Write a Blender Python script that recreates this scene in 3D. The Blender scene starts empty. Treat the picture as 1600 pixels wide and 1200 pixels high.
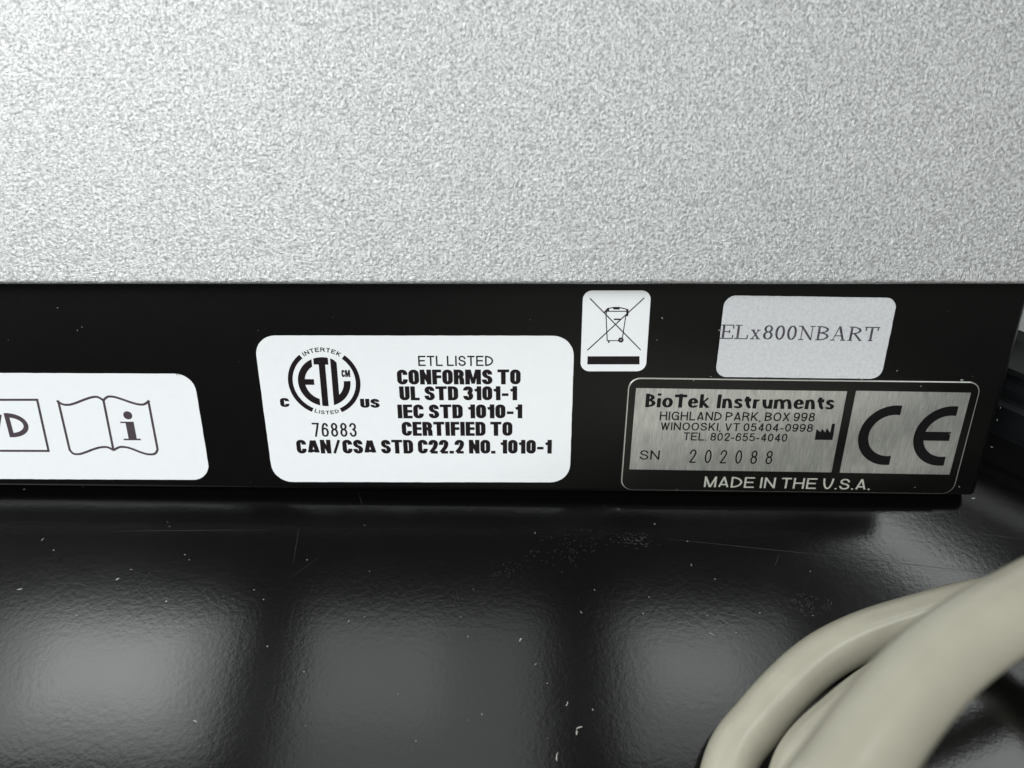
import bpy, bmesh, math, random
from mathutils import Vector, Matrix
from mathutils.geometry import delaunay_2d_cdt
random.seed(7)
sc = bpy.context.scene
COL = sc.collection
MM = 0.001

# ------------------------------------------------------------------ camera
PITCH = math.radians(50.0)
ROLL = math.radians(0.6)
ELEV = math.radians(28.7)          # how far the face of the rear panel looks up
FPX = 1150.0
TABLE_DROP = 0.1446                # camera height above the tabletop
CAM = Vector((0, 0, TABLE_DROP))
FW = Vector((0, math.cos(PITCH), -math.sin(PITCH)))
RT = Vector((1, 0, 0))
UPV = Vector((0, math.sin(PITCH), math.cos(PITCH)))
cd = bpy.data.cameras.new('camera')
cam = bpy.data.objects.new('camera', cd)
COL.objects.link(cam)
cam.matrix_world = Matrix.Translation(CAM) @ Matrix((
    (RT.x, UPV.x, -FW.x, 0), (RT.y, UPV.y, -FW.y, 0), (RT.z, UPV.z, -FW.z, 0), (0, 0, 0, 1))) @ Matrix.Rotation(ROLL, 4, 'Z')
cd.sensor_width = 36
cd.lens = FPX / 1600 * 36
cd.clip_start = 0.005
cd.clip_end = 20
cd.dof.use_dof = True
cd.dof.focus_distance = 0.155
cd.dof.aperture_fstop = 16
sc.camera = cam

# ------------------------------------------------------------------ world and lamps
w = bpy.data.worlds.new('World')
sc.world = w
w.use_nodes = True
bg = w.node_tree.nodes['Background']
bg.inputs[0].default_value = (0.97, 1.0, 0.98, 1)
bg.inputs[1].default_value = 0.06

def area(name, loc, target, sx, sy, radiance, color):
    l = bpy.data.lights.new(name, 'AREA')
    l.shape = 'RECTANGLE'
    l.size = sx
    l.size_y = sy
    l.energy = radiance * sx * sy * math.pi
    l.color = color
    o = bpy.data.objects.new(name, l)
    COL.objects.link(o)
    o.location = loc
    d = Vector(target) - Vector(loc)
    o.rotation_euler = d.to_track_quat('-Z', 'Y').to_euler()
    return o
def pane(x0, x1, y0, y1, z, radiance, color=(0.96, 1.0, 0.985)):
    cx, cy = (x0 + x1) / 2, (y0 + y1) / 2
    return area('skylight_pane', (cx, cy, z), (cx, cy, 0), x1 - x0, y1 - y0, radiance, color)
pane(-0.96, -0.51, 0.30, 0.56, 1.2, 3.4)
pane(-0.84, -0.58, 0.37, 0.53, 1.19, 3.4)      # brightest part of the sky behind the pane
pane(-0.38, 0.06, 0.20, 0.56, 1.2, 1.5)
pane(-0.36, -0.12, 0.36, 0.54, 1.19, 0.9)
pane(0.20, 0.52, 0.30, 0.56, 1.2, 1.9)
pane(0.24, 0.42, 0.40, 0.53, 1.19, 1.7)
pane(0.62, 1.05, 0.22, 0.48, 1.2, 4.2)
area('unseen_lamp', (-1.25, 0.42, 0.75), (0.06, 0.06, 0.0), 0.5, 0.6, 9.0, (0.97, 1.0, 0.99))  # added lamp, not a real window; lights the left sides of the cable
strip = area('strip_lamp', (0.77, 0.74, 1.2), (0.77, 0.74, 0), 0.085, 0.42, 7.0, (0.95, 1, 0.98))
strip.rotation_euler = (0, 0, math.radians(43))
area('unseen_lamp', (-0.72, -0.42, 0.92), (-0.08, 0.14, 0.02), 0.6, 0.5, 17.0, (0.97, 1.0, 0.99))
area('unseen_lamp', (0.50, -0.85, 1.12), (0.05, 0.1, 0.02), 1.0, 0.6, 4.6, (0.97, 1.0, 0.99))  # added fill, not a real window; brightens the right side of the cover
area('unseen_lamp', (0.42, -1.35, 0.10), (0.05, 0.09, 0.02), 0.7, 0.20, 2.2, (1.0, 0.97, 0.86))

sc.view_settings.view_transform = 'Standard'
sc.view_settings.look = 'None'
sc.view_settings.exposure = 0
sc.view_settings.gamma = 1

# ------------------------------------------------------------------ frames and measuring
NRM = Vector((0, -math.cos(ELEV), math.sin(ELEV)))
VUP = Vector((0, math.sin(ELEV), math.cos(ELEV)))
ORG = CAM + FW * 0.155
MPANEL = Matrix.Translation(ORG) @ Matrix((
    (1, VUP.x, NRM.x, 0), (0, VUP.y, NRM.y, 0), (0, VUP.z, NRM.z, 0), (0, 0, 0, 1)))

def ray(px, py):
    x = (px - 800) / FPX
    y = (600 - py) / FPX
    c, s = math.cos(ROLL), math.sin(ROLL)
    return FW + RT * (x * c - y * s) + UPV * (x * s + y * c)
def on_panel(px, py, lift=0.0):
    """place on the panel face, in metres along its width and height"""
    d = ray(px, py)
    q = CAM + d * ((ORG + NRM * lift - CAM).dot(NRM) / d.dot(NRM)) - ORG
    return Vector((q.dot(RT), q.dot(VUP)))
def on_height(px, py, z):
    d = ray(px, py)
    return CAM + d * ((z - CAM.z) / d.z)

# ------------------------------------------------------------------ materials
def mat(name):
    m = bpy.data.materials.new(name)
    m.use_nodes = True
    return m, m.node_tree.nodes, m.node_tree.links, m.node_tree.nodes['Principled BSDF']
def noise(N, L, scale, detail=3, rough=0.6, vec=None, dist=0):
    n = N.new('ShaderNodeTexNoise')
    n.inputs['Scale'].default_value = scale
    n.inputs['Detail'].default_value = detail
    n.inputs['Roughness'].default_value = rough
    n.inputs['Distortion'].default_value = dist
    if vec: L.new(vec, n.inputs['Vector'])
    return n
def objco(N, L, scale=(1, 1, 1)):
    t = N.new('ShaderNodeTexCoord')
    mp = N.new('ShaderNodeMapping')
    mp.inputs['Scale'].default_value = scale
    L.new(t.outputs['Object'], mp.inputs['Vector'])
    return mp.outputs['Vector']
def ramp(N, L, src, p0, c0, p1, c1):
    r = N.new('ShaderNodeValToRGB')
    r.color_ramp.elements[0].position = p0
    r.color_ramp.elements[0].color = c0 if len(c0) == 4 else (*c0, 1)
    r.color_ramp.elements[1].position = p1
    r.color_ramp.elements[1].color = c1 if len(c1) == 4 else (*c1, 1)
    L.new(src, r.inputs['Fac'])
    return r
def bump(N, L, src, strength, dist, normal=None):
    b = N.new('ShaderNodeBump')
    b.inputs['Strength'].default_value = strength
    b.inputs['Distance'].default_value = dist
    L.new(src, b.inputs['Height'])
    if normal: L.new(normal, b.inputs['Normal'])
    return b
def simple(name, col, rough=0.5, metal=0.0, spec=0.5, nscale=0, namp=0.0):
    m, N, L, B = mat(name)
    B.inputs['Roughness'].default_value = rough
    B.inputs['Metallic'].default_value = metal
    B.inputs['Specular IOR Level'].default_value = spec
    if nscale:
        n = noise(N, L, nscale, 4, 0.6, objco(N, L))
        r = ramp(N, L, n.outputs['Fac'], 0.3, [c * (1 - namp) for c in col], 0.7, [min(1, c * (1 + namp)) for c in col])
        L.new(r.outputs['Color'], B.inputs['Base Color'])
    else:
        B.inputs['Base Color'].default_value = (*col, 1)
    return m

# silver textured paint
def m_silver():
    m, N, L, B = mat('silver_textured_paint')
    co = objco(N, L)
    n1 = noise(N, L, 1550, 2, 0.6, co)
    n2 = noise(N, L, 4800, 2, 0.6, co)
    mx = N.new('ShaderNodeMath'); mx.operation = 'MULTIPLY_ADD'
    L.new(n2.outputs['Fac'], mx.inputs[0]); mx.inputs[1].default_value = 0.7
    L.new(n1.outputs['Fac'], mx.inputs[2])
    b = bump(N, L, mx.outputs[0], 1.0, 0.00026)
    L.new(b.outputs['Normal'], B.inputs['Normal'])
    # metal flake: slight colour changes of the paint itself
    v = noise(N, L, 1800, 1, 0.5, co)
    big = noise(N, L, 14, 3, 0.5, co)
    r = ramp(N, L, v.outputs['Fac'], 0.30, (0.325, 0.327, 0.327), 0.66, (0.61, 0.614, 0.614))
    r2 = ramp(N, L, big.outputs['Fac'], 0.3, (0.93, 0.94, 0.94), 0.7, (1, 1, 1))
    mul = N.new('ShaderNodeMix'); mul.data_type = 'RGBA'; mul.blend_type = 'MULTIPLY'
    mul.inputs['Factor'].default_value = 1
    L.new(r.outputs['Color'], mul.inputs['A']); L.new(r2.outputs['Color'], mul.inputs['B'])
    L.new(mul.outputs['Result'], B.inputs['Base Color'])
    B.inputs['Metallic'].default_value = 0.65
    B.inputs['Roughness'].default_value = 0.36
    return m
# glossy black with orange peel, smudges and wear
def m_table():
    m, N, L, B = mat('black_gloss_laminate')
    co = objco(N, L)
    n1 = noise(N, L, 1000, 3, 0.6, co)
    n2 = noise(N, L, 330, 2, 0.5, co)
    mx = N.new('ShaderNodeMath'); mx.operation = 'MULTIPLY_ADD'
    L.new(n2.outputs['Fac'], mx.inputs[0]); mx.inputs[1].default_value = 0.6
    L.new(n1.outputs['Fac'], mx.inputs[2])
    b = bump(N, L, mx.outputs[0], 0.5, 0.000022)
    L.new(b.outputs['Normal'], B.inputs['Normal'])
    sm = noise(N, L, 26, 5, 0.65, co)
    r = ramp(N, L, sm.outputs['Fac'], 0.35, (0.115, 0.115, 0.115), 0.75, (0.145, 0.145, 0.145))
    L.new(r.outputs['Color'], B.inputs['Roughness'])
    B.inputs['Base Color'].default_value = (0.002, 0.002, 0.0019, 1)
    B.inputs['Specular IOR Level'].default_value = 0.5
    return m
def m_black_paint():
    m, N, L, B = mat('black_satin_paint')
    co = objco(N, L)
    n1 = noise(N, L, 1700, 3, 0.6, co)
    b = bump(N, L, n1.outputs['Fac'], 0.35, 0.00006)
    L.new(b.outputs['Normal'], B.inputs['Normal'])
    d = noise(N, L, 60, 5, 0.7, co)
    r = ramp(N, L, d.outputs['Fac'], 0.35, (0.0015, 0.0016, 0.0015), 0.75, (0.0026, 0.0027, 0.0025))
    L.new(r.outputs['Color'], B.inputs['Base Color'])
    B.inputs['Roughness'].default_value = 0.36
    B.inputs['Specular IOR Level'].default_value = 0.25
    return m
def m_brushed(name, c0, c1, rough=0.42):
    m, N, L, B = mat(name)
    n = noise(N, L, 1, 3, 0.7, objco(N, L, (3800, 260, 1000)))
    n2 = noise(N, L, 1, 3, 0.6, objco(N, L, (420, 130, 300)))
    mx = N.new('ShaderNodeMath'); mx.operation = 'MULTIPLY_ADD'
    L.new(n2.outputs['Fac'], mx.inputs[0]); mx.inputs[1].default_value = 0.5
    L.new(n.outputs['Fac'], mx.inputs[2])
    r = ramp(N, L, mx.outputs[0], 0.5, c0, 1.0, c1)
    L.new(r.outputs['Color'], B.inputs['Base Color'])
    b = bump(N, L, n.outputs['Fac'], 0.25, 0.00002)
    L.new(b.outputs['Normal'], B.inputs['Normal'])
    B.inputs['Metallic'].default_value = 0.8
    B.inputs['Roughness'].default_value = rough
    return m
def m_foil():
    m, N, L, B = mat('pale_foil_label')
    n = noise(N, L, 1500, 4, 0.7, objco(N, L))
    r = ramp(N, L, n.outputs['Fac'], 0.3, (0.50, 0.51, 0.53), 0.72, (0.63, 0.64, 0.665))
    L.new(r.outputs['Color'], B.inputs['Base Color'])
    B.inputs['Metallic'].default_value = 0.15
    B.inputs['Roughness'].default_value = 0.5
    return m
def m_worn_ink():
    m, N, L, B = mat('worn_grey_ink')
    n = noise(N, L, 1, 3, 0.6, objco(N, L, (2400, 500, 1000)))
    r = ramp(N, L, n.outputs['Fac'], 0.42, (0.022, 0.018, 0.027), 0.75, (0.13, 0.115, 0.14))
    L.new(r.outputs['Color'], B.inputs['Base Color'])
    B.inputs['Roughness'].default_value = 0.6
    return m
def m_cable():
    m, N, L, B = mat('beige_cable_jacket')
    co = objco(N, L)
    n = noise(N, L, 90, 4, 0.6, co)
    r = ramp(N, L, n.outputs['Fac'], 0.3, (0.335, 0.318, 0.257), 0.7, (0.38, 0.362, 0.292))
    L.new(r.outputs['Color'], B.inputs['Base Color'])
    n2 = noise(N, L, 1400, 2, 0.5, co)
    b = bump(N, L, n2.outputs['Fac'], 0.15, 0.00005)
    L.new(b.outputs['Normal'], B.inputs['Normal'])
    B.inputs['Roughness'].default_value = 0.2
    B.inputs['Subsurface Weight'].default_value = 0.0
    return m
M_SILVER = m_silver(); M_TABLE = m_table(); M_BLACK = m_black_paint()
M_BRUSH = m_brushed('brushed_aluminium', (0.36, 0.365, 0.357), (0.66, 0.665, 0.64), 0.36)
M_FOIL = m_foil(); M_WORN = m_worn_ink(); M_CABLE = m_cable()
M_WHITE = simple('white_vinyl_label', (0.76, 0.78, 0.80), 0.42, 0, 0.4, 500, 0.012)
M_INK = simple('black_ink', (0.010, 0.007, 0.0085), 0.45, 0, 0.2, 900, 0.3)
M_INK2 = simple('purple_grey_ink', (0.060, 0.045, 0.055), 0.5, 0, 0.3, 900, 0.2)
M_PRINT = simple('black_plate_enamel', (0.002, 0.002, 0.0019), 0.28, 0, 0.3, 700, 0.4)
M_PLATEINK = simple('plate_lettering_ink', (0.004, 0.004, 0.0045), 0.4, 0, 0.2)
M_EDGE = simple('bright_metal_edge', (0.6, 0.61, 0.58), 0.3, 0.8)
M_PALE = simple('bare_metal_lettering', (0.62, 0.63, 0.56), 0.42, 0.5, 0.5, 1500, 0.15)
M_RUBBER = simple('black_rubber', (0.006, 0.006, 0.006), 0.7, 0, 0.2)
M_CASE = simple('charcoal_plastic', (0.006, 0.007, 0.008), 0.38, 0, 0.3, 300, 0.2)
M_DUST = simple('pale_dust', (0.30, 0.30, 0.275), 0.8, 0, 0.2)
M_DUSTDIM = simple('grey_dust', (0.065, 0.065, 0.062), 0.85, 0, 0.2)
M_HAIR = simple('scratch_grey', (0.045, 0.045, 0.044), 0.6, 0, 0.3)
M_BOX = simple('pale_grey_plastic', (0.80, 0.82, 0.81), 0.5)

# ------------------------------------------------------------------ object helpers
def link(name, me, material, parent=None, world=None, label=None):
    o = bpy.data.objects.new(name, me)
    COL.objects.link(o)
    if material and len(me.materials) == 0:
        me.materials.append(material)
    if parent is not None:
        o.parent = parent
    if world is not None:
        o.matrix_world = world
        WORLD[o] = world.copy()
        if parent is not None:
            o.matrix_basis = WORLD[parent].inverted() @ world
    if label: o['label'] = label
    return o
WORLD = {}
def thing(name, loc, label, cat, group=None):
    o = bpy.data.objects.new(name, None)
    COL.objects.link(o)
    o.location = loc
    WORLD[o] = Matrix.Translation(loc)
    o.empty_display_size = 0.02
    o['label'] = label; o['category'] = cat
    if group: o['group'] = group
    return o
def mesh(name, verts, faces, smooth=False):
    me = bpy.data.meshes.new(name)
    me.from_pydata([tuple(v) for v in verts], [], faces)
    bm = bmesh.new(); bm.from_mesh(me)
    bmesh.ops.recalc_face_normals(bm, faces=bm.faces)
    bm.to_mesh(me); bm.free()
    if smooth:
        for p in me.polygons: p.use_smooth = True
    me.update()
    return me
def panel_frame(c, lift=0.0):
    return MPANEL @ Matrix.Translation((c.x, c.y, lift))

# flat ink: union of overlapping polygons, one sheet
def union(polys):
    vs, es, src = [], [], []
    for p in polys:
        if len(p) < 3: continue
        a = sum(p[i][0] * p[(i + 1) % len(p)][1] - p[(i + 1) % len(p)][0] * p[i][1] for i in range(len(p)))
        if abs(a) < 1e-9: continue
        b = len(vs); n = len(p)
        vs += [Vector((q[0], q[1])) for q in p]
        es += [(b + i, b + (i + 1) % n) for i in range(n)]
        src.append((p, min(q[0] for q in p), max(q[0] for q in p), min(q[1] for q in p), max(q[1] for q in p)))
    r = delaunay_2d_cdt(vs, es, [], 0, 1e-5)
    V, keep = r[0], []
    for f in r[2]:
        x = sum(V[i].x for i in f) / len(f); y = sum(V[i].y for i in f) / len(f)
        for p, x0, x1, y0, y1 in src:
            if x < x0 or x > x1 or y < y0 or y > y1: continue
            inside = False; k = len(p) - 1
            for i in range(len(p)):
                if (p[i][1] > y) != (p[k][1] > y) and x < (p[k][0] - p[i][0]) * (y - p[i][1]) / (p[k][1] - p[i][1]) + p[i][0]:
                    inside = not inside
                k = i
            if inside: keep.append(f); break
    return V, keep
def clip(poly, lo, hi, axis):
    for sgn, lim in ((1, lo), (-1, hi)):
        out = []
        for i in range(len(poly)):
            a, b = poly[i], poly[(i + 1) % len(poly)]
            da, db = sgn * (a[axis] - lim), sgn * (b[axis] - lim)
            if da >= 0: out.append(a)
            if (da < 0) != (db < 0):
                t = da / (da - db)
                out.append((a[0] + (b[0] - a[0]) * t, a[1] + (b[1] - a[1]) * t))
        poly = out
        if not poly: return []
    return poly

# ------------------------------------------------------------------ lettering engine
def fillet(pts, closed, R):
    """pts: (x, y, rounded). Replaces rounded corners by elliptical quarter turns."""
    n = len(pts); out = []
    for i, (x, y, r) in enumerate(pts):
        if not r or (not closed and i in (0, n - 1)):
            out.append((x, y)); continue
        p, q = pts[i - 1], pts[(i + 1) % n]
        ends = []
        for nb, idx in ((p, i - 1), (q, (i + 1) % n)):
            dx, dy = nb[0] - x, nb[1] - y
            ln = math.hypot(dx, dy) or 1e-6
            shared = nb[2] and (closed or idx not in (0, n - 1))
            d = min(R * (r if r is not True else 1), ln * (0.5 if shared else 0.98))
            ends.append((x + dx / ln * d, y + dy / ln * d))
        (ax, ay), (bx, by) = ends
        k = 0.5523
        c1 = (ax + (x - ax) * k, ay + (y - ay) * k); c2 = (bx + (x - bx) * k, by + (y - by) * k)
        for s in range(8):
            t = s / 7
            u = 1 - t
            out.append((u**3 * ax + 3 * u * u * t * c1[0] + 3 * u * t * t * c2[0] + t**3 * bx,
                        u**3 * ay + 3 * u * u * t * c1[1] + 3 * u * t * t * c2[1] + t**3 * by))
    res = [out[0]]
    for p in out[1:]:
        if math.hypot(p[0] - res[-1][0], p[1] - res[-1][1]) > 1e-4: res.append(p)
    if closed and math.hypot(res[0][0] - res[-1][0], res[0][1] - res[-1][1]) < 1e-4: res.pop()
    return res
def strip(pts, closed, wx, wy):
    """quads along a path, pen wx wide across and wy high"""
    k = wx / wy
    P = [Vector((x, y * k)) for x, y in pts]
    n = len(P); hw = wx / 2
    L, Rr = [], []
    for i in range(n):
        a = P[i] - P[i - 1] if (i > 0 or closed) else None
        b = P[(i + 1) % n] - P[i] if (i < n - 1 or closed) else None
        if a is None: a = b
        if b is None: b = a
        a = a.normalized(); b = b.normalized()
        na, nb = Vector((-a.y, a.x)), Vector((-b.y, b.x))
        m = na + nb
        if m.length < 1e-3: m = na
        m.normalize()
        s = hw / max(0.45, m.dot(na))
        l, r = P[i] + m * s, P[i] - m * s
        L.append((l.x, l.y / k)); Rr.append((r.x, r.y / k))
    qs = []
    for i in range(n if closed else n - 1):
        j = (i + 1) % n
        qs.append([L[i], L[j], Rr[j]])
        qs.append([L[i], Rr[j], Rr[i]])
    return qs
# glyph: width factor, strokes. stroke text "x,y[r] x,y[r] ..." , trailing * = closed, leading "0.4|" = pen factor
G = {
 'A': (.93, ["-.0,-.03 .5,1.06", "1,-.03 .5,1.06", ".12,.24 .88,.24"]),
 'B': (.93, ["0,-.2 0,1.2", "0,1 .93,1r .93,.53r 0,.53", "0,.53 1,.53r 1,0r 0,0"]),
 'C': (1.0, ["1,.68 1,1r 0,1r 0,0r 1,0r 1,.32"]),
 'D': (1.0, ["0,-.2 0,1.2", "0,1 1,1r 1,0r 0,0"]),
 'E': (.90, ["0,-.2 0,1.2", "0,1 1.3,1", "0,.52 1.0,.52", "0,0 1.3,0"]),
 'F': (.85, ["0,-.2 0,1.2", "0,1 1.3,1", "0,.52 1.0,.52"]),
 'G': (1.05, ["1,.70 1,1r 0,1r 0,0r 1,0r 1,.50", "1,.50 .5,.50", "1,-.2 1,.50"]),
 'H': (1.0, ["0,-.2 0,1.2", "1,-.2 1,1.2", "0,.52 1,.52"]),
 'I': (.0, ["0,-.2 0,1.2"]),
 'K': (.95, ["0,-.2 0,1.2", ".0,.30 1,1.12", ".30,.55 1.02,-.08"]),
 'L': (.80, ["0,-.2 0,1.2", "0,0 1.3,0"]),
 'M': (1.12, ["0,-.2 0,1.2", "1,-.2 1,1.2", "0,1.05 .5,-.08", "1,1.05 .5,-.08"]),
 'N': (1.0, ["0,-.2 0,1.2", "1,-.2 1,1.2", "0,1.02 1,-.02"]),
 'O': (1.08, ["0,0r 0,1r 1,1r 1,0r*"]),
 'P': (.93, ["0,-.2 0,1.2", "0,1 1,1r 1,.46r 0,.46"]),
 'R': (.98, ["0,-.2 0,1.2", "0,1 .95,1r .95,.5r 0,.5", ".5,.5 .95,.5r 1,-.2"]),
 'S': (.92, [".96,.70 .96,1r .04,1r .04,.55r 1,.47r 1,0r 0,0r 0,.30"]),
 'T': (.88, [".5,-.2 .5,1.2", "-.3,1 1.3,1"]),
 'U': (.98, ["0,1.2 0,0r 1,0r 1,1.2"]),
 'V': (.95, ["0,1.05 .5,-.06", "1,1.05 .5,-.06"]),
 'W': (1.3, ["0,1.05 .26,-.06", ".5,1.05 .26,-.06", ".5,1.05 .74,-.06", "1,1.05 .74,-.06"]),
 'X': (.95, ["0,1.06 1,-.06", "1,1.06 0,-.06"]),
 'x': (.8, ["0,.7 1,-.06", "1,.7 0,-.06"]),
 '0': (.78, ["0,0r 0,1r 1,1r 1,0r*"]),
 '1': (.30, ["1,-.2 1,1.2", "0,.73 .55,.76r 1,1.0"]),
 '2': (.78, ["0,.66 0,1r 1,1r 1,.56r 0,.0", "-.02,0 1.3,0"]),
 '3': (.78, ["0,.74 0,1r .96,1r .96,.53r .38,.53", ".38,.53 1,.53r 1,0r 0,0r 0,.28"]),
 '4': (.80, [".74,-.2 .74,1.2", ".74,1.0 0,.27", "0,.24 1.3,.24"]),
 '5': (.78, ["1.0,1 .16,1 .04,.47", ".04,.47 .04,.64r 1,.64r 1,0r 0,0r 0,.26"]),
 '6': (.78, ["0,.30r 0,.61r 1,.61r 1,0r 0,0r*", "0,.35 0,1r .96,1r .96,.76"]),
 '7': (.78, ["-.3,1 1.0,1 .30,-.2"]),
 '8': (.78, [".06,.54r .06,1r .94,1r .94,.54r*", "0,0r 0,.54r 1,.54r 1,0r*"]),
 '9': (.78, ["0,.70r 0,.39r 1,.39r 1,1r 0,1r*", "1,.65 1,0r .04,0r .04,.24"]),
 '.': (.0, ["=0,-.2 0,.12"]), ',': (.0, ["=0,.07 0,0 -.06,-.14"]),
 '-': (.36, ["=-.3,.36 1.3,.36"]), '/': (.42, ["-.0,-.1 1,1.1"]),
}
IMPACT = dict(G)
IMPACT['1'] = (.20, ["1,-.2 1,1.2", ".8|-.6,.74 1,.84"])
IMPACT['I'] = G['I']
IMPACT['.'] = (.0, ["=0,-.2 0,.20"])
IMPACT['A'] = (.62, [".02,-.03 .42,1.06", ".98,-.03 .58,1.06", "=.25,.20 .75,.20"])
IMPACT['M'] = (.80, ["0,-.2 0,1.2", "1,-.2 1,1.2", ".7|.15,1.1 .5,-.05", ".7|.85,1.1 .5,-.05"])
IMPACT['N'] = (.48, ["0,-.2 0,1.2", "1,-.2 1,1.2", ".8|0,1.02 1,-.02"])
IMPACT['T'] = (.50, [".5,-.2 .5,1.2", "-.6,1 1.6,1"])
IMPACT['L'] = (.32, ["0,-.2 0,1.2", "0,0 1.9,0"])
IMPACT['E'] = (.34, ["0,-.2 0,1.2", "0,1 1.9,1", "0,.52 1.7,.52", "0,0 1.9,0"])
IMPACT['F'] = (.32, ["0,-.2 0,1.2", "0,1 1.9,1", "0,.52 1.7,.52"])
for ch_ in 'COUDRBS': IMPACT[ch_] = (.42, G[ch_][1])
for ch_ in '023': IMPACT[ch_] = (.40, G[ch_][1])
IMPACT['/'] = (.42, [".6|-.0,-.1 1,1.1"])
IMPACT['-'] = (.22, ["=-.6,.40 1.6,.40"])
SERIF = {   # full sized roman with thin serifs
 'E': (.72, ["0.12,-.2 0.12,1.2", ".9h|-.2,1 1.1,1", ".9h|-.2,0 1.1,0", ".9h|.1,.52 .7,.52", ".55|1.08,1 1.08,.74", ".55|1.08,0 1.08,.26", ".55|.72,.64 .72,.40"]),
 'L': (.72, ["0.12,-.2 0.12,1.2", ".9h|-.2,1 .50,1", ".9h|-.2,0 1.1,0", ".55|1.08,0 1.08,.28"]),
 'x': (.60, [".12,.66 .88,.0", ".4|.85,.66 .12,.0", ".9h|-.1,.66 .36,.66", ".9h|.62,.66 1.05,.66", ".9h|-.08,0 .36,0", ".9h|.60,0 1.12,0"]),
 '8': (.52, G['8'][1]), '0': (.52, G['0'][1]),
 'N': (.90, [".4|.12,-.2 .12,1.2", ".4|.92,-.2 .92,1.2", ".06,1.02 .92,-.02", ".9h|-.2,1 .14,1", ".9h|.72,1 1.15,1", ".9h|-.1,0 .32,0"]),
 'B': (.76, [".12,-.2 .12,1.2", ".12,1 .93,1r .93,.53r .12,.53", ".12,.53 1,.53r 1,0r .12,0", ".9h|-.12,1 .3,1", ".9h|-.12,0 .3,0"]),
 'A': (.90, [".4|.08,-.0 .5,1.06", ".90,-.0 .5,1.06", ".9h|.24,.33 .76,.33", ".9h|-.12,0 .24,0", ".9h|.68,0 1.12,0"]),
 'R': (.84, [".12,-.2 .12,1.2", ".12,1 .86,1r .86,.5r .12,.5", ".42,.5 .98,-.0", ".9h|-.12,1 .3,1", ".9h|-.12,0 .3,0", ".9h|.84,0 1.10,0"]),
 'T': (.76, [".5,-.2 .5,1.2", ".9h|-.2,1 1.2,1", ".9h|.28,0 .72,0", ".55|-.06,1 -.06,.74", ".55|1.06,1 1.06,.74"]),
}
FLARE = {   # bold humanist with thin joins
 'B': (.42, ["0,-.2 0,1.2", "0,.97 .80,.97r .80,.53r 0,.53", "0,.53 1,.53r 1,.02r 0,.02"]),
 'i': (.0, ["0,-.2 0,.70", "=0,.86 0,1.02"]),
 'o': (.46, ["0,0r 0,.68r 1,.68r 1,0r*"]),
 'T': (.56, [".5,-.2 .5,1.2", "1.6h|-.4,.95 1.4,.95"]),
 'e': (.42, ["0,.36 1,.36", "1,.33 1,.68r 0,.68r 0,0r 1,0r 1,.14"]),
 'k': (.46, ["0,-.2 0,1.2", ".55|0,.28 .92,.76", ".18,.40 1.0,-.06"]),
 'I': (.0, ["0,-.2 0,1.2"]),
 'n': (.44, ["0,-.2 0,.70", "0,.45 0,.68r 1,.68r 1,-.2"]),
 's': (.32, [".9,.52 .9,.68r 0,.68r 0,.37r 1,.31r 1,0r 0,0r -.12,.12"]),
 't': (.24, [".2,.92 .2,0r 1.3,0 ", "1.9h|-.75,.66 1.3,.66"]),
 'r': (.26, ["0,-.2 0,.70", "0,.42 0,.66r 1.1,.62"]),
 'u': (.44, ["0,.70 0,0r 1,0r 1,.30", "1,-.2 1,.70"]),
 'm': (.96, ["0,-.2 0,.70", "0,.45 0,.68r .5,.68r .5,-.2", ".5,.45 .5,.68r 1,.68r 1,-.2"]),
}
FONTS = {  # glyphs, stem, thin, corner radius, side bearing, word space
 'sans': (G, .175, .145, 9, .085, .30, .72),
 'light': (G, .15, .125, 9, .085, .30, .72),
 'sansbold': (G, .22, .18, 9, .07, .25, .78),
 'narrow': (G, .15, .12, 9, .085, .30, .50),
 'impact': (IMPACT, .335, .19, .20, .035, .30, 1.0),
 'serif': (SERIF, .165, .075, 9, .075, .30, 1.0),
 'flare': (FLARE, .25, .125, 9, .045, .36, 1.0),
 'serial': (G, .105, .10, 9, .30, .3, .46),
}
def glyph_polys(ch, font):
    tab, ws, hs, R, sb, sp, wf = FONTS[font]
    if ch == ' ': return [], sp
    wfac, strokes = tab[ch]
    inner = wfac * wf
    if font not in ('impact', 'serif', 'flare'): inner = max(0, wfac * wf - (0 if wfac == 0 else .0))
    W = inner + ws
    polys = []
    low = -.3 if ch == ',' else 0
    for s in strokes:
        kx = ky = 1.0
        if '|' in s:
            f, s = s.split('|')
            if f.endswith('h'): ky = float(f[:-1]); kx = ky if ky < 1 else 1
            else: kx = float(f)
        free = s.startswith('=')
        if free: s = s[1:]
        closed = s.strip().endswith('*')
        s = s.replace('*', '')
        pts = []
        for tk in s.split():
            r = tk.endswith('r'); x, y = tk.rstrip('r').split(',')
            x, y = float(x), float(y)
            X = ws / 2 + x * inner if inner else ws / 2 + x * .5
            th = hs * ky
            Y = th / 2 + y * (1 - th) if not free else y
            pts.append((X, Y, r))
        pp = fillet(pts, closed, R)
        for q in strip(pp, closed, ws * kx, hs * ky if ky != 1 else hs):
            q = clip(q, low, 1.0 if not (free and y > 1) else 1.1, 1)
            if len(q) >= 3 and font != 'serif':
                q = clip(q, 0 if ch != ',' else -1, W, 0)
            if len(q) >= 3: polys.append(q)
    return polys, W + 2 * sb
def text_polys(s, font, track=0.0):
    tab, ws, hs, R, sb, sp, wf = FONTS[font]
    x = -sb; out = []
    for ch in s:
        polys, adv = glyph_polys(ch, font)
        out.append([[(p[0] + x + sb, p[1]) for p in q] for q in polys])
        x += adv + track
    return out, x - sb - track
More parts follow.
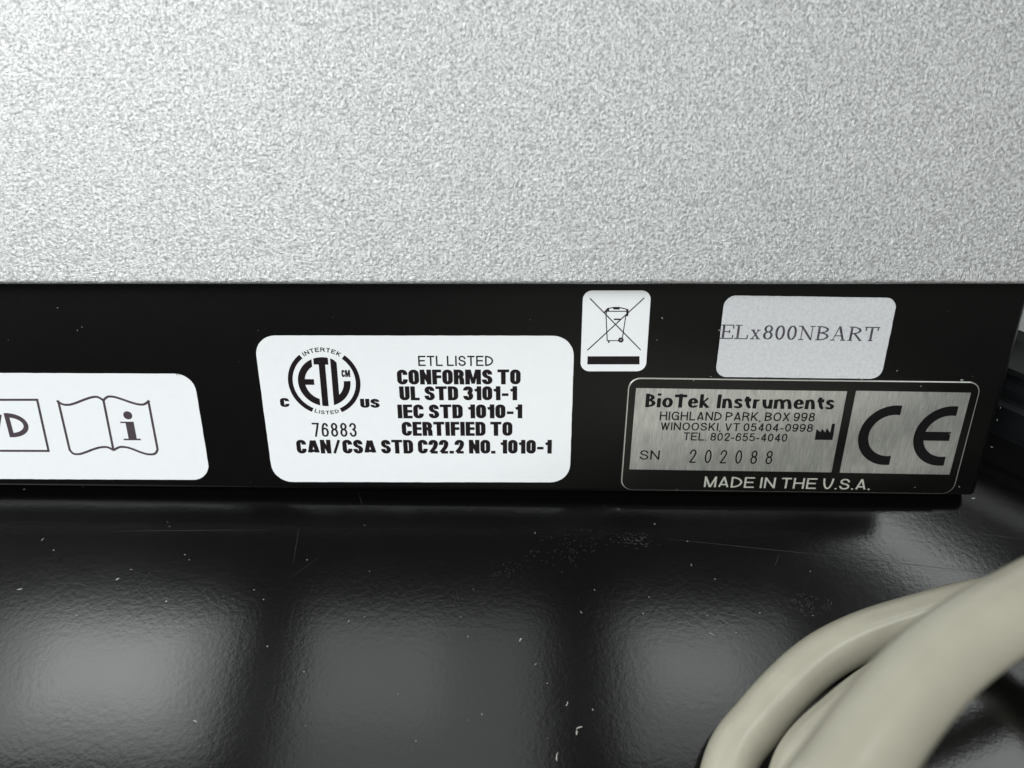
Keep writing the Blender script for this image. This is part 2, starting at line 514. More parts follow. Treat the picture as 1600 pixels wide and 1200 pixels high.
def flat_mesh(name, glyph_lists, tf):
    vs, fs = [], []
    for polys in glyph_lists:
        if not polys: continue
        v, f = union(polys)
        b = len(vs)
        vs += [tf(q.x, q.y) for q in v]
        fs += [[i + b for i in t] for t in f]
    me = bpy.data.meshes.new(name)
    me.from_pydata([(v[0], v[1], v[2] if len(v) > 2 else 0) for v in vs], [], fs)
    bm = bmesh.new(); bm.from_mesh(me)
    for f in bm.faces:
        if f.normal.z < 0: f.normal_flip()
    bm.to_mesh(me); bm.free()
    return me

# a line of lettering placed by the two ends of its baseline and the top of its first letter
def text_line(name, s, font, left, right, top, parent, material, lift, track=0.0, label=None):
    A, B = on_panel(*left), on_panel(*right)
    # where the top of a letter lies straight above the left end
    H = abs(on_panel(left[0], top).y - A.y) * (1.05 if font in ('impact', 'sans') else 1.0)
    d = B - A; W = d.length; ang = math.atan2(d.y, d.x)
    lists, w0 = text_polys(s, font, track)
    c, sn = math.cos(ang), math.sin(ang)
    sx = W / w0
    me = flat_mesh(name, lists, lambda x, y: (x * sx * c - y * H * sn, x * sx * sn + y * H * c))
    return link(name, me, material, parent, panel_frame(A, lift), label)
def ink_polys(name, polylists, parent, material, lift, label=None):
    """polygons given in panel metres"""
    xs = [p[0] for l in polylists for q in l for p in q]; ys = [p[1] for l in polylists for q in l for p in q]
    c = Vector(((min(xs) + max(xs)) / 2, (min(ys) + max(ys)) / 2))
    S = 1000.0
    me = flat_mesh(name, [[[((p[0] - c.x) * S, (p[1] - c.y) * S) for p in q] for q in l] for l in polylists],
                   lambda x, y: (x / S, y / S))
    return link(name, me, material, parent, panel_frame(c, lift), label)
def px_stroke(pts, wmm, closed=False, R=None):
    P = [(*on_panel(p[0], p[1]), len(p) > 2) for p in pts]
    P = [(x * 1000, y * 1000, r) for x, y, r in P]
    pp = fillet(P, closed, R or 9)
    return [[(a / 1000, b / 1000) for a, b in q] for q in strip(pp, closed, wmm, wmm * .999)]

def rounded(w, h, r, seg=8):
    pts = []
    for cx, cy, a0 in ((w/2 - r, h/2 - r, 0), (-w/2 + r, h/2 - r, 90), (-w/2 + r, -h/2 + r, 180), (w/2 - r, -h/2 + r, 270)):
        for i in range(seg + 1):
            a = math.radians(a0 + 90 * i / seg)
            pts.append((cx + r * math.cos(a), cy + r * math.sin(a)))
    return pts
def slab_mesh(name, outline, thick, bev, rough=0.0):
    """outline -> thin plate from z=0 to z=thick with a small bevelled rim"""
    n = len(outline)
    cx = sum(p[0] for p in outline) / n; cy = sum(p[1] for p in outline) / n
    rim = []
    for i, p in enumerate(outline):
        j = random.uniform(-rough, rough)
        d = Vector((p[0] - cx, p[1] - cy)).normalized() * j
        rim.append((p[0] + d.x, p[1] + d.y))
    vs = [(x, y, 0) for x, y in rim] + [(x, y, thick - bev) for x, y in rim]
    ins = []
    for i in range(n):
        a, b = Vector(rim[i - 1]), Vector(rim[(i + 1) % n])
        t = (b - a).normalized(); nn = Vector((-t.y, t.x))
        ins.append((rim[i][0] + nn.x * bev, rim[i][1] + nn.y * bev))
    vs += [(x, y, thick) for x, y in ins]
    fs = []
    for k in range(2):
        for i in range(n):
            j = (i + 1) % n
            fs.append([k * n + i, k * n + j, (k + 1) * n + j, (k + 1) * n + i])
    fs.append(list(range(2 * n, 3 * n)))
    return mesh(name, vs, fs)
def dense(outline, step):
    out = []
    for i in range(len(outline)):
        a, b = Vector(outline[i]), Vector(outline[(i + 1) % len(outline)])
        k = max(1, int((b - a).length / step))
        for j in range(k): out.append(tuple(a.lerp(b, j / k)))
    return out
def quad_rect(tl, tr, br, bl):
    a, b, c, d = [on_panel(*q) for q in (tl, tr, br, bl)]
    ctr = (a + b + c + d) / 4
    wv = ((b - a) + (c - d)) / 2; hv = ((a - d) + (b - c)) / 2
    return ctr, wv.length, hv.length, math.atan2(wv.y, wv.x)
def sticker(name, label, corners, r, thick, material, parent, bev=0.00003, rough=0.0, lift=0.0):
    ctr, W, H, ang = quad_rect(*corners)
    out = dense(rounded(W, H, r), 0.0012)
    c, s = math.cos(ang), math.sin(ang)
    out = [(x * c - y * s, x * s + y * c) for x, y in out]
    me = slab_mesh(name, out, thick, bev, rough)
    return link(name, me, material, parent, panel_frame(ctr, lift), label)

# ------------------------------------------------------------------ the table
tb = bpy.data.meshes.new('tabletop')
tb.from_pydata([(-.7, -.35, 0), (.75, -.35, 0), (.75, .75, 0), (-.7, .75, 0),
                (-.7, -.35, -.03), (.75, -.35, -.03), (.75, .75, -.03), (-.7, .75, -.03)], [],
               [(0, 1, 2, 3), (7, 6, 5, 4), (0, 4, 5, 1), (1, 5, 6, 2), (2, 6, 7, 3), (3, 7, 4, 0)])
t = link('tabletop', tb, M_TABLE); t['kind'] = 'structure'

# ------------------------------------------------------------------ the instrument
V_BOT = -25.95 * MM
pbot = ORG + VUP * V_BOT
inst = thing('laboratory_instrument', (0, pbot.y + 0.1, 0),
             'silver and black laboratory instrument seen from behind, with five labels on its black rear panel', 'instrument')
UR = 104.0 * MM; UL = -190 * MM
# black rear panel: sheet with rounded right and bottom edges, turned back to make the base pan
def rear_panel():
    r = 1.3 * MM
    prof = [(24 * MM, 0.0)]
    prof += [(V_BOT + r * (1 - math.sin(math.radians(a))), -r * (1 - math.cos(math.radians(a)))) for a in range(0, 91, 15)]
    vs, fs = [], []
    # the profile in (v, n), swept along u with rounded right end
    cols = [(UL, 0.0)] + [(u / 10 * (UR + 14 * MM) - 14 * MM, 0.0) for u in range(1, 10)]
    cols = [(UL, 0.0), (UR - 1.6 * MM, 0.0)]
    for a in range(15, 91, 15):
        aa = math.radians(a)
        cols.append((UR - 1.6 * MM + 1.6 * MM * math.sin(aa), -1.6 * MM * (1 - math.cos(aa))))
    cols.append((UR, -8 * MM))
    for u, dn in cols:
        sl = (u - 0) * 0.0         # plain sheet
        for v, n in prof: vs.append((u, v + sl, n + dn))
    m = len(prof)
    for i in range(len(cols) - 1):
        for j in range(m - 1):
            fs.append((i * m + j, (i + 1) * m + j, (i + 1) * m + j + 1, i * m + j + 1))
    return mesh('rear_panel', vs, fs, True)
panel = link('rear_panel', rear_panel(), M_BLACK, inst, panel_frame(Vector((0, 0))), 'black satin rear panel of folded sheet metal')
# base pan: dark box behind the panel, standing on rubber feet
yb, zb = pbot.y, pbot.z
def box(x0, x1, y0, y1, z0, z1):
    v = [(x0, y0, z0), (x1, y0, z0), (x1, y1, z0), (x0, y1, z0), (x0, y0, z1), (x1, y0, z1), (x1, y1, z1), (x0, y1, z1)]
    return v, [(3, 2, 1, 0), (4, 5, 6, 7), (0, 1, 5, 4), (1, 2, 6, 5), (2, 3, 7, 6), (3, 0, 4, 7)]
ptop = ORG + VUP * 24 * MM
lean = (ptop.y - pbot.y) / (ptop.z - pbot.z)
v, f = box(UL, UR - 0.3 * MM, 0, .26, zb + .0006, ptop.z)
v = [(x, pbot.y + .0016 + (z - zb) * lean if y == 0 else pbot.y + y, z) for x, y, z in v]
bp = mesh('base_pan', v, f)
link('base_pan', bp, M_BLACK, inst, Matrix.Identity(4))
for fx, fy in ((.052, .016), (-.15, .016), (.052, .22), (-.15, .22)):
    vs, fs = [], []
    n = 24
    for k, (r, z) in enumerate(((.0062, 0), (.0068, .0006), (.0070, zb + .0004))):
        for i in range(n):
            a = 2 * math.pi * i / n
            vs.append((r * math.cos(a), r * math.sin(a), z))
    for k in range(2):
        for i in range(n):
            j = (i + 1) % n
            fs.append((k * n + i, k * n + j, (k + 1) * n + j, (k + 1) * n + i))
    fs.append(list(range(n))[::-1]); fs.append(list(range(2 * n, 3 * n)))
    link('rubber_foot', mesh('rubber_foot', vs, fs, False), M_RUBBER, inst, Matrix.Translation((fx, pbot.y + fy, 0)))

# silver cover: slopes back at 40 degrees, its lower lip hangs 3 mm in front of the panel
OVER = 6.0 * MM
ES = math.radians(38)
def silver_cover():
    a = on_panel(0, 445, OVER); b = on_panel(1600, 445, OVER)
    slope = (b.y - a.y) / (b.x - a.x)
    u0, u1 = -200 * MM, 108.5 * MM
    def lipv(u): return a.y + (u - a.x) * slope
    vs, fs = [], []
    # local frame of the panel: lip corner, then up the slope
    dl = ELEV - ES                      # slope direction relative to the panel
    dirv = Vector((math.cos(dl), math.sin(dl)))   # (v, n) heading up the slope, falling back from the panel
    r = 0.9 * MM
    prof = [(0.0015, -OVER - .001), (0.0004, -OVER), (0.0, -r * .9)]
    for k in range(1, 7):
        t = k / 6
        # quarter turn from heading +n to heading up the slope
        ang = math.pi / 2 * (1 - t) + dl * t
        pv, pn = prof[-1]
        prof.append((pv + math.cos(ang) * r * .26, pn + math.sin(ang) * r * .26))
    pv, pn = prof[-1]
    for s in (.02, .06, .12, .17):
        prof.append((pv + dirv.x * s, pn + dirv.y * s))
    pv, pn = prof[-1]
    prof.append((pv - 0.01, pn - 0.03)); prof.append((pv - .10, pn - 0.14))
    us = [u0, -0.1, 0, 0.1, u1 - .0025]
    cols = [(u, 0.0) for u in us] + [(u1 - .0008, -.0006), (u1, -.0024), (u1, -.05)]
    for u, dn in cols:
        for pv, pn in prof:
            vs.append((u, lipv(u) + pv, OVER + pn + dn - 0.0))
    m = len(prof)
    for i in range(len(cols) - 1):
        for j in range(m - 1):
            fs.append((i * m + j, (i + 1) * m + j, (i + 1) * m + j + 1, i * m + j + 1))
    return mesh('cover', vs, fs, True)
link('cover', silver_cover(), M_SILVER, inst, panel_frame(Vector((0, 0))), 'silver grey cover with coarse textured paint')

# ------------------------------------------------------------------ white certification sticker
LIFT = 0.00012
TH = 0.00009
s1 = sticker('sticker', 'white sticker with a round certification mark and six lines of heavy black print',
             ((396.5, 525.0), (897.3, 523.6), (890.5, 754.4), (427, 752)), 4.4 * MM, TH, M_WHITE, inst, rough=0.00003)
text_line('text_line', 'ETL LISTED', 'sans', (653.8, 571.6), (770.6, 571.6), 556.4, s1, M_INK, LIFT)
text_line('text_line', 'CONFORMS TO', 'impact', (621.2, 600.5), (813.4, 600.2), 578.4, s1, M_INK, LIFT)
text_line('text_line', 'UL STD 3101-1', 'impact', (624.8, 625.2), (808, 625), 604.4, s1, M_INK, LIFT)
text_line('text_line', 'IEC STD 1010-1', 'impact', (622, 653.4), (816, 653.2), 632.8, s1, M_INK, LIFT)
text_line('text_line', 'CERTIFIED TO', 'impact', (628.5, 680.6), (800.6, 680.6), 659.8, s1, M_INK, LIFT)
text_line('text_line', 'CAN/CSA STD C22.2 NO. 1010-1', 'impact', (464.7, 708.2), (861.9, 708.4), 687.8, s1, M_INK, LIFT)
text_line('text_line', '76883', 'narrow', (489.3, 682), (558, 682.2), 660.3, s1, M_INK, LIFT)
text_line('text_line', 'C', 'impact', (438.8, 635.6), (453, 635.6), 622.2, s1, M_INK, LIFT)
text_line('text_line', 'US', 'impact', (563.5, 636.7), (593.7, 636.9), 623.4, s1, M_INK, LIFT)
# round mark
def arc_poly(R, r, a0, a1, n=40):
    """ring sector; angles clockwise from the top, degrees"""
    o = [(R * math.sin(math.radians(a0 + (a1 - a0) * i / n)), R * math.cos(math.radians(a0 + (a1 - a0) * i / n))) for i in range(n + 1)]
    q = [(r * math.sin(math.radians(a0 + (a1 - a0) * i / n)), r * math.cos(math.radians(a0 + (a1 - a0) * i / n))) for i in range(n + 1)]
    return [[o[i], o[i + 1], q[i + 1], q[i]] for i in range(n)]
cc = on_panel(506.8, 596.5)
RR = (on_panel(563.2, 598) - on_panel(450.2, 596)).length / 2
def at_mark(polys): return [[(cc.x + p[0] * RR, cc.y + p[1] * RR) for p in q] for q in polys]
ring = [at_mark(arc_poly(1.0, .87, 38, 180 - 25)), at_mark(arc_poly(1.0, .87, 180 + 25, 360 - 38))]
ri = .725
def circ(x, R=ri): return math.sqrt(max(0, R * R - x * x))
def band(x0, x1, top, bot, n=10):
    xs = [x0 + (x1 - x0) * i / n for i in range(n + 1)]
    return [[(xs[i], top(xs[i])), (xs[i + 1], top(xs[i + 1])), (xs[i + 1], bot(xs[i + 1])), (xs[i], bot(xs[i]))] for i in range(n)]
eT = [band(-.245, .155, lambda x: circ(x), lambda x: .51), band(-.11, .065, lambda x: .6, lambda x: -circ(x))]
def clipx(polys, lo, hi):
    return [q for q in (clip(p, lo, hi, 0) for p in polys) if len(q) >= 3]
eE = [clipx(arc_poly(ri, ri - .19, 180, 360, 60), -1, -.295) + clipx([[(-.62, .08), (-.28, .08), (-.28, -.09), (-.62, -.09)]], -1, 1)
      + clipx(arc_poly(ri, ri - .19, 180, 290, 60), -1, -.17)]
eL = [band(.215, .385, lambda x: circ(x) - (0 if x < .3 else (x - .3) * .5), lambda x: -circ(x))
      + clipx(arc_poly(ri, ri - .185, 87, 168, 40), .215, 1)]
ink_polys('certification_mark', ring + [at_mark(p) for p in (sum(eT, []), eE[0], eL[0])], s1, M_INK, LIFT)
text_line('text_line', 'CM', 'impact', (534.2, 588.8), (547.6, 588.9), 578.2, s1, M_INK, LIFT)
def arc_text(s, font, R0, h, amid, span, down=False):
    """letters round the mark; amid, span in degrees clockwise from top"""
    lists, w0 = text_polys(s, font, .06)
    k = math.radians(span) / w0
    out = []
    for polys in lists:
        if not polys: continue
        g = []
        xs = [p[0] for q in polys for p in q]; mx = (min(xs) + max(xs)) / 2
        if down: a = math.radians(amid) - (mx - w0 / 2) * k
        else: a = math.radians(amid) + (mx - w0 / 2) * k
        for q in polys:
            qq = []
            for x, y in q:
                lx = (x - mx) * k * R0; ly = y * h
                if down: ly = h - ly; lx = -lx; rr = R0 + ly
                else: rr = R0 + ly
                qq.append((rr * math.sin(a) + lx * math.cos(a), rr * math.cos(a) - lx * math.sin(a)))
            g.append(qq)
        out.append(at_mark(g))
    return out
ink_polys('text_line', arc_text('INTERTEK', 'sansbold', .88, .125, 0, 66), s1, M_INK, LIFT)
ink_polys('text_line', arc_text('LISTED', 'sansbold', .865, .115, 180, 43, True), s1, M_INK, LIFT)

# ------------------------------------------------------------------ white sticker with two symbols, at the left
s2 = sticker('sticker', 'white sticker with a boxed abbreviation and an open book symbol',
             ((-275, 583.3), (302.8, 583), (329.5, 750.5), (-250, 745.5)), 4.0 * MM, TH, M_WHITE, inst, rough=0.00003)
wl = 0.5
ink_polys('symbol_box', [px_stroke([(-90, 624.5), (58.5, 624.3), (76.3, 704.2), (-72, 703.8)], wl, True)], s2, M_INK2, LIFT)
text_line('text_line', 'D', 'sansbold', (16, 682.8), (49.5, 683), 645.2, s2, M_INK2, LIFT)
Z = lambda x, y, *r: (x / 4, 560 + y / 4, *r)
book = [[Z(357, 262), Z(372, 279, 1), Z(420, 293, 1), Z(470, 280, 1), Z(530, 255, 1), Z(590, 236, 1), Z(625, 242, 1), Z(648, 262)],
        [Z(648, 262), Z(662, 240, 1), Z(700, 234, 1), Z(760, 252, 1), Z(830, 278, 1), Z(885, 290, 1), Z(915, 282, 1), Z(934, 262)],
        [Z(365, 262), Z(438, 575)], [Z(928, 262), Z(985, 560)], [Z(647, 255), Z(711, 575)],
        [Z(436, 565), Z(446, 592, 1), Z(490, 600, 1), Z(530, 588, 1), Z(600, 560, 1), Z(650, 550, 1), Z(690, 556, 1), Z(712, 574)],
        [Z(711, 574), Z(735, 553, 1), Z(780, 550, 1), Z(830, 564, 1), Z(890, 590, 1), Z(945, 602, 1), Z(985, 590, 1), Z(986, 560)]]
bp_ = []
for b_ in book: bp_ += px_stroke(b_, wl)
text_line('text_line', 'IV', 'sansbold', (-40, 682.8), (13, 682.8), 645.2, s2, M_INK2, LIFT)
ink_polys('book_symbol', [bp_], s2, M_INK2, LIFT)
def px_poly(pts): return [tuple(on_panel(*p)) for p in pts]
def px_disc(cx, cy, rx, n=20):
    c = on_panel(cx, cy); r = (on_panel(cx + rx, cy) - c).length
    return [(c.x + r * math.cos(2 * math.pi * i / n), c.y + r * math.sin(2 * math.pi * i / n)) for i in range(n)]
ink_polys('letter_symbol', [[px_disc(200, 648.6, 7)],
    [px_poly([Z(752, 394), Z(836, 394), Z(838, 403), Z(754, 403)]), px_poly([Z(785, 398), Z(836, 396), Z(857, 503), Z(806, 503)]),
     px_poly([Z(774, 500), Z(880, 500), Z(881, 510), Z(776, 510)])]], s2, M_INK2, LIFT)

# ------------------------------------------------------------------ crossed-out bin sticker
s3 = sticker('sticker', 'small upright white sticker with a crossed-out wheeled bin above a black bar',
             ((911, 453.9), (1016.7, 453.7), (1009.7, 580), (906.8, 580)), 1.9 * MM, TH, M_WHITE, inst)
Q = lambda x, y, *r: (890 + x / 7.5, 440 + y / 7.5, *r)
lw = .17
ink_polys('black_bar', [[px_poly([Q(210, 873), Q(818, 872), Q(818, 968), Q(207, 968)])]], s3, M_INK, LIFT)
binp = []
for p_, k_ in (([Q(238, 195), Q(832, 800)], 1.3), ([Q(875, 188), Q(207, 803)], 1.3),
           ([Q(425, 375), Q(440, 690), Q(600, 690)], 1.1), ([Q(660, 385), Q(618, 655)], 1.1),
           ([Q(430, 346), Q(672, 346)], 1.2), ([Q(408, 365), Q(425, 325, 1), Q(470, 306, 1), Q(560, 300, 1), Q(640, 312, 1), Q(690, 332)], 1.3),
           ([Q(402, 356), Q(430, 345), Q(428, 385)], 1.3), ([Q(518, 440), Q(598, 440)], 1.9)):
    binp += px_stroke(p_, lw * k_)
binp.append(px_poly([Q(510, 295), Q(586, 295), Q(584, 325), Q(512, 325)]))
binp.append(px_poly([Q(440, 306), Q(464, 304), Q(462, 345), Q(438, 345)]))
binp.append(px_poly([Q(664, 330), Q(690, 322), Q(686, 402), Q(664, 402)]))
binp.append(px_poly([Q(448, 690), Q(468, 690), Q(466, 716), Q(450, 716)]))
binp.append(px_disc(890 + 600 / 7.5, 440 + 682 / 7.5, 4.3))
ink_polys('bin_symbol', [binp], s3, M_INK, LIFT)
ink_polys('bin_wheel_hub', [[px_disc(890 + 600 / 7.5, 440 + 682 / 7.5, 1.9)]], s3, simple('grey_ink', (.2, .19, .2), .5), LIFT + .00002)

# ------------------------------------------------------------------ grey foil sticker
s4 = sticker('sticker', 'pale grey foil sticker with one line of worn serif type',
             ((1132.5, 460.8), (1400.8, 464.6), (1375.8, 591.2), (1116, 587.9)), 2.3 * MM, TH, M_FOIL, inst, rough=0.00004, lift=0.00033)
text_line('text_line', 'ELx800NBART', 'serif', (1124.6, 528.3), (1367.8, 532.2), 506.0, s4, M_WORN, LIFT + .00033, track=.02)

# ------------------------------------------------------------------ maker's plate
s5 = sticker('maker_plate', 'black enamelled aluminium maker plate with two bare metal fields, lower right of the panel',
             ((981.4, 589.5), (1527.5, 596.3), (1494, 771), (969.8, 764.5)), 2.6 * MM, 0.0003, M_EDGE, inst, bev=.0001)
ctr, W_, H_, ang_ = quad_rect((981.4, 589.5), (1527.5, 596.3), (1494, 771), (969.8, 764.5))
def plate_sheet(name, outline, z, material, ctr, ang, label=None):
    c, s = math.cos(ang), math.sin(ang)
    me = slab_mesh(name, dense([(x * c - y * s, x * s + y * c) for x, y in outline], .002), .000012, .000004)
    return link(name, me, material, s5, panel_frame(ctr, z), label)
plate_sheet('enamel_field', rounded(W_ - .00050, H_ - .00036, 2.4 * MM), .0003, M_PRINT, ctr + Vector((0, -.00005)), ang_)
for nm, cs in (('metal_field', ((993.3, 605.7), (1322.2, 610.2), (1298.5, 737.2), (983.3, 732))),
               ('metal_field', ((1335.3, 610), (1515.3, 612.3), (1482.8, 740.9), (1312.2, 737.1)))):
    c_, w_, h_, a_ = quad_rect(*cs)
    plate_sheet(nm, rounded(w_, h_, .00012, 2), .000316, M_BRUSH, c_, a_)
PL = .000345
text_line('text_line', 'BioTek Instruments', 'flare', (1007.5, 635.3), (1301.3, 638.9), 614, s5, M_PLATEINK, PL)
text_line('text_line', 'HIGHLAND PARK, BOX 998', 'sans', (1030, 655.5), (1271.2, 657.6), 642.4, s5, M_PLATEINK, PL)
text_line('text_line', 'WINOOSKI, VT 05404-0998', 'sans', (1031.3, 671), (1268.3, 674), 659.2, s5, M_PLATEINK, PL)
text_line('text_line', 'TEL. 802-655-4040', 'sans', (1066.9, 686.9), (1228.4, 689.3), 675, s5, M_PLATEINK, PL)
text_line('text_line', 'SN', 'light', (998.7, 717), (1029.6, 717.4), 702.3, s5, M_PLATEINK, PL)
text_line('serial_number', '202088', 'serial', (1075.7, 722), (1204.7, 724.4), 701, s5, M_PLATEINK, PL + .00003)
o_ = text_line('serial_number_highlight', '202088', 'serial', (1077.4, 723), (1206.4, 725.4), 702.0, s5, M_EDGE, PL)  # flat bright copy, offset: painted highlight along the stamped digits
text_line('text_line', 'MADE IN THE U.S.A.', 'light', (1099, 759.8), (1357.2, 764.3), 743.2, s5, M_PALE, PL)
K = lambda x, y: (960 + x / 4.2105, 580 + y / 4.2105)
ink_polys('factory_symbol', [[px_poly([K(1315, 447), K(1325, 378), K(1352, 395), K(1318, 447)]),
    px_poly([K(1314, 447), K(1322, 396), K(1440, 400), K(1430, 448)]),
    px_poly([K(1322, 400), K(1328, 376), K(1352, 400)]), px_poly([K(1350, 400), K(1362, 374), K(1384, 400)]),
    px_poly([K(1382, 400), K(1394, 370), K(1416, 402)]), px_poly([K(1414, 404), K(1428, 342), K(1448, 341), K(1438, 404)])]],
    s5, M_PLATEINK, PL)
# conformity letters
cl = on_panel(1340.3, 679); cr = on_panel(1484.5, 681); ct = on_panel(1398, 630.8); cb = on_panel(1385, 724)
Hc = ct.y - cb.y; Rc = Hc / 2
wv = (cr - cl); angc = math.atan2(wv.y, wv.x)
gap_ = wv.length
def ce(x0, bar):
    a = clipx(arc_poly(1, .69, 170, 370, 50), -1, .13)
    if bar: a += [[(-.8, .15), (.10, .15), (.10, -.15), (-.8, -.15)]]
    return [[(cl.x + (p[0] * Rc + x0) * math.cos(angc) - p[1] * Rc * math.sin(angc), cl.y + (p[0] * Rc + x0) * math.sin(angc) + p[1] * Rc * math.cos(angc)) for p in q] for q in a]
ink_polys('conformity_mark', [ce(Rc, False), ce(gap_ - .13 * Rc, True)], s5, M_PLATEINK, PL)

# ------------------------------------------------------------------ grey cable: one coil, three passes in view
def tube(name, pts, r, seg=28, sub=14):
    P = [Vector(p) for p in pts]
    path = []
    for i in range(1, len(P) - 2):
        for k in range(sub):
            t_ = k / sub
            a, b, c, d = P[i - 1], P[i], P[i + 1], P[i + 2]
            path.append(0.5 * ((2 * b) + (c - a) * t_ + (2 * a - 5 * b + 4 * c - d) * t_**2 + (3 * b - a - 3 * c + d) * t_**3))
    path.append(P[-2])
    vs, fs = [], []
    up = Vector((0, 0, 1)); prev = None
    for i, p in enumerate(path):
        tg = (path[min(i + 1, len(path) - 1)] - path[max(i - 1, 0)]).normalized()
        if prev is None: side = tg.cross(up).normalized()
        else: side = (prev - tg * prev.dot(tg)).normalized()
        prev = side
        nn = tg.cross(side)
        for k in range(seg):
            a = 2 * math.pi * k / seg
            vs.append(p + (side * math.cos(a) + nn * math.sin(a)) * r)
    for i in range(len(path) - 1):
        for k in range(seg):
            j = (k + 1) % seg
            fs.append((i * seg + k, i * seg + j, (i + 1) * seg + j, (i + 1) * seg + k))
    fs.append(list(range(seg))[::-1]); fs.append([(len(path) - 1) * seg + k for k in range(seg)])
    return mesh(name, vs, fs, True)
CR = 4.55 * MM
def cpt(px, py, z): return on_height(px, py, z)
cable_pts = [
    # first pass, flat on the table
    Vector((-.16, -.34, CR)), Vector((-.06, -.25, CR)), Vector((.02, -.13, CR)), Vector((.045, -.04, CR)), cpt(1150, 1560, CR), cpt(1122, 1360, CR), cpt(1139, 1200, CR), cpt(1187, 1124, CR), cpt(1264, 1043, CR), cpt(1342, 997, CR),
    cpt(1445, 963, CR), cpt(1560, 936, .006), cpt(1720, 925, .010), cpt(1950, 960, .016), cpt(2100, 1150, .020),
    # back under the frame and up for the second pass
    cpt(2050, 1450, .022), cpt(1800, 1750, .020), cpt(1450, 1800, .016), cpt(1270, 1560, .013), cpt(1244, 1330, .013), cpt(1252, 1202, .013),
    cpt(1328, 1118, .013), cpt(1416, 1052, .013), cpt(1510, 990, .014), cpt(1640, 925, .020), cpt(1850, 930, .028), cpt(2200, 1150, .036),
    cpt(2250, 1600, .044), cpt(1900, 2050, .050), cpt(1450, 1950, .058), cpt(1250, 1560, .064), cpt(1253, 1345, .067),
    cpt(1328, 1205, .0655), cpt(1462, 1038, .0625), cpt(1608, 940, .060), cpt(1760, 870, .058), cpt(2000, 830, .060), Vector((.205, .085, .054)), Vector((.265, .088, .036)), Vector((.325, .080, .014)), Vector((.38, .06, CR)), Vector((.46, .0, CR)), Vector((.55, -.12, CR)), Vector((.66, -.25, CR))]
cab = link('power_cable', tube('power_cable', cable_pts, CR), M_CABLE)
c0 = cable_pts[6].copy(); c0.z = 0
for vv in cab.data.vertices: vv.co -= c0
cab.location = c0
cab['label'] = 'thick beige cable coiled on the black tabletop in front of the instrument'
cab['category'] = 'cable'

# ------------------------------------------------------------------ things behind, at the right edge
case = thing('ribbed_case', on_height(1640, 640, 0), 'charcoal plastic case with ribbed side, beyond the right end of the black panel', 'case')
cbase = WORLD[case].translation
rib_rows = []
def stepped_case():
    # front edge runs away to the right; the side is stepped in ribs
    # profile (distance back, height): groove and rib steps
    prof = [(0, 0), (0, .009), (.0012, .0096), (.0016, .0112), (.0006, .0116), (.0006, .0138), (.0030, .0142), (.0030, .0172),
            (.0012, .0176), (.0014, .0190), (.0090, .0212), (.0125, .0214), (.0125, 0)]
    return prof
aL = cpt(1530, 668, 0); aR = cpt(1700, 745, 0)
dirx = (aR - aL).normalized(); back = Vector((-dirx.y, dirx.x, 0))
if back.y < 0: back = -back
prof = stepped_case()
vs, fs = [], []
L0, L1 = -.014, .14
for s_ in (L0, L1):
    for d_, z_ in prof:
        p_ = aL + dirx * s_ + back * d_
        vs.append((p_.x - cbase.x, p_.y - cbase.y, z_))
m_ = len(prof)
for j in range(m_ - 1): fs.append((j, m_ + j, m_ + j + 1, j + 1))
fs.append(list(range(m_))); fs.append([m_ + j for j in range(m_)][::-1])
link('case_body', mesh('case_body', vs, fs), M_CASE, case, Matrix.Translation(cbase))
pb_ = aL + dirx * .03 + back * .016
pg = thing('storage_box', pb_, 'pale grey box behind the charcoal case at the right edge', 'box')
v, f = box(-.06, .10, .0, .08, 0, .036)
rot = Matrix.Translation(pb_) @ Matrix.Rotation(math.atan2(dirx.y, dirx.x), 4, 'Z')
link('box_body', mesh('box_body', v, f), M_BOX, pg, rot)
v, f = box(-.062, .102, -.002, .082, .036, .042)
link('lid', mesh('lid', v, f), M_BOX, pg, rot)

# ------------------------------------------------------------------ dust, scratches and smears on the tabletop and the panel
def flecks(name, items, material, label, frame=None, lift=0.00006):
    """items: (px, py, length mm, width mm, angle deg)"""
    vs, fs = [], []
    for px, py, ln, wd, an in items:
        if frame == 'panel':
            c = on_panel(px, py); c = Vector((c.x, c.y, 0))
        else:
            c = cpt(px, py, 0)
        a = math.radians(an); ca_, sa_ = math.cos(a), math.sin(a)
        b = len(vs)
        n = 7
        bend = random.uniform(-.25, .25) * ln
        for k in range(n):
            t_ = k / (n - 1) - .5
            hw = wd * .5 * (1 - (2 * t_)**4) * random.uniform(.6, 1.1) + .008
            x = t_ * ln; y = bend * (t_ * t_ * 4 - .3) * .5
            for sg in (1, -1):
                vs.append((c.x + (x * ca_ - (y + sg * hw) * sa_) * MM, c.y + (x * sa_ + (y + sg * hw) * ca_) * MM, lift + (.00005 if 0 < k < n - 1 else 0)))
        for k in range(n - 1):
            fs.append((b + 2 * k, b + 2 * k + 1, b + 2 * k + 3, b + 2 * k + 2))
    me = bpy.data.meshes.new(name); me.from_pydata(vs, [], fs); me.materials.append(material)
    o = bpy.data.objects.new(name, me); COL.objects.link(o)
    if frame == 'panel':
        o.parent = inst; o.matrix_basis = WORLD[inst].inverted() @ MPANEL
        o['kind'] = 'stuff'; o['label'] = label
    else:
        o['kind'] = 'stuff'; o['label'] = label; o['category'] = 'dust'
    return o
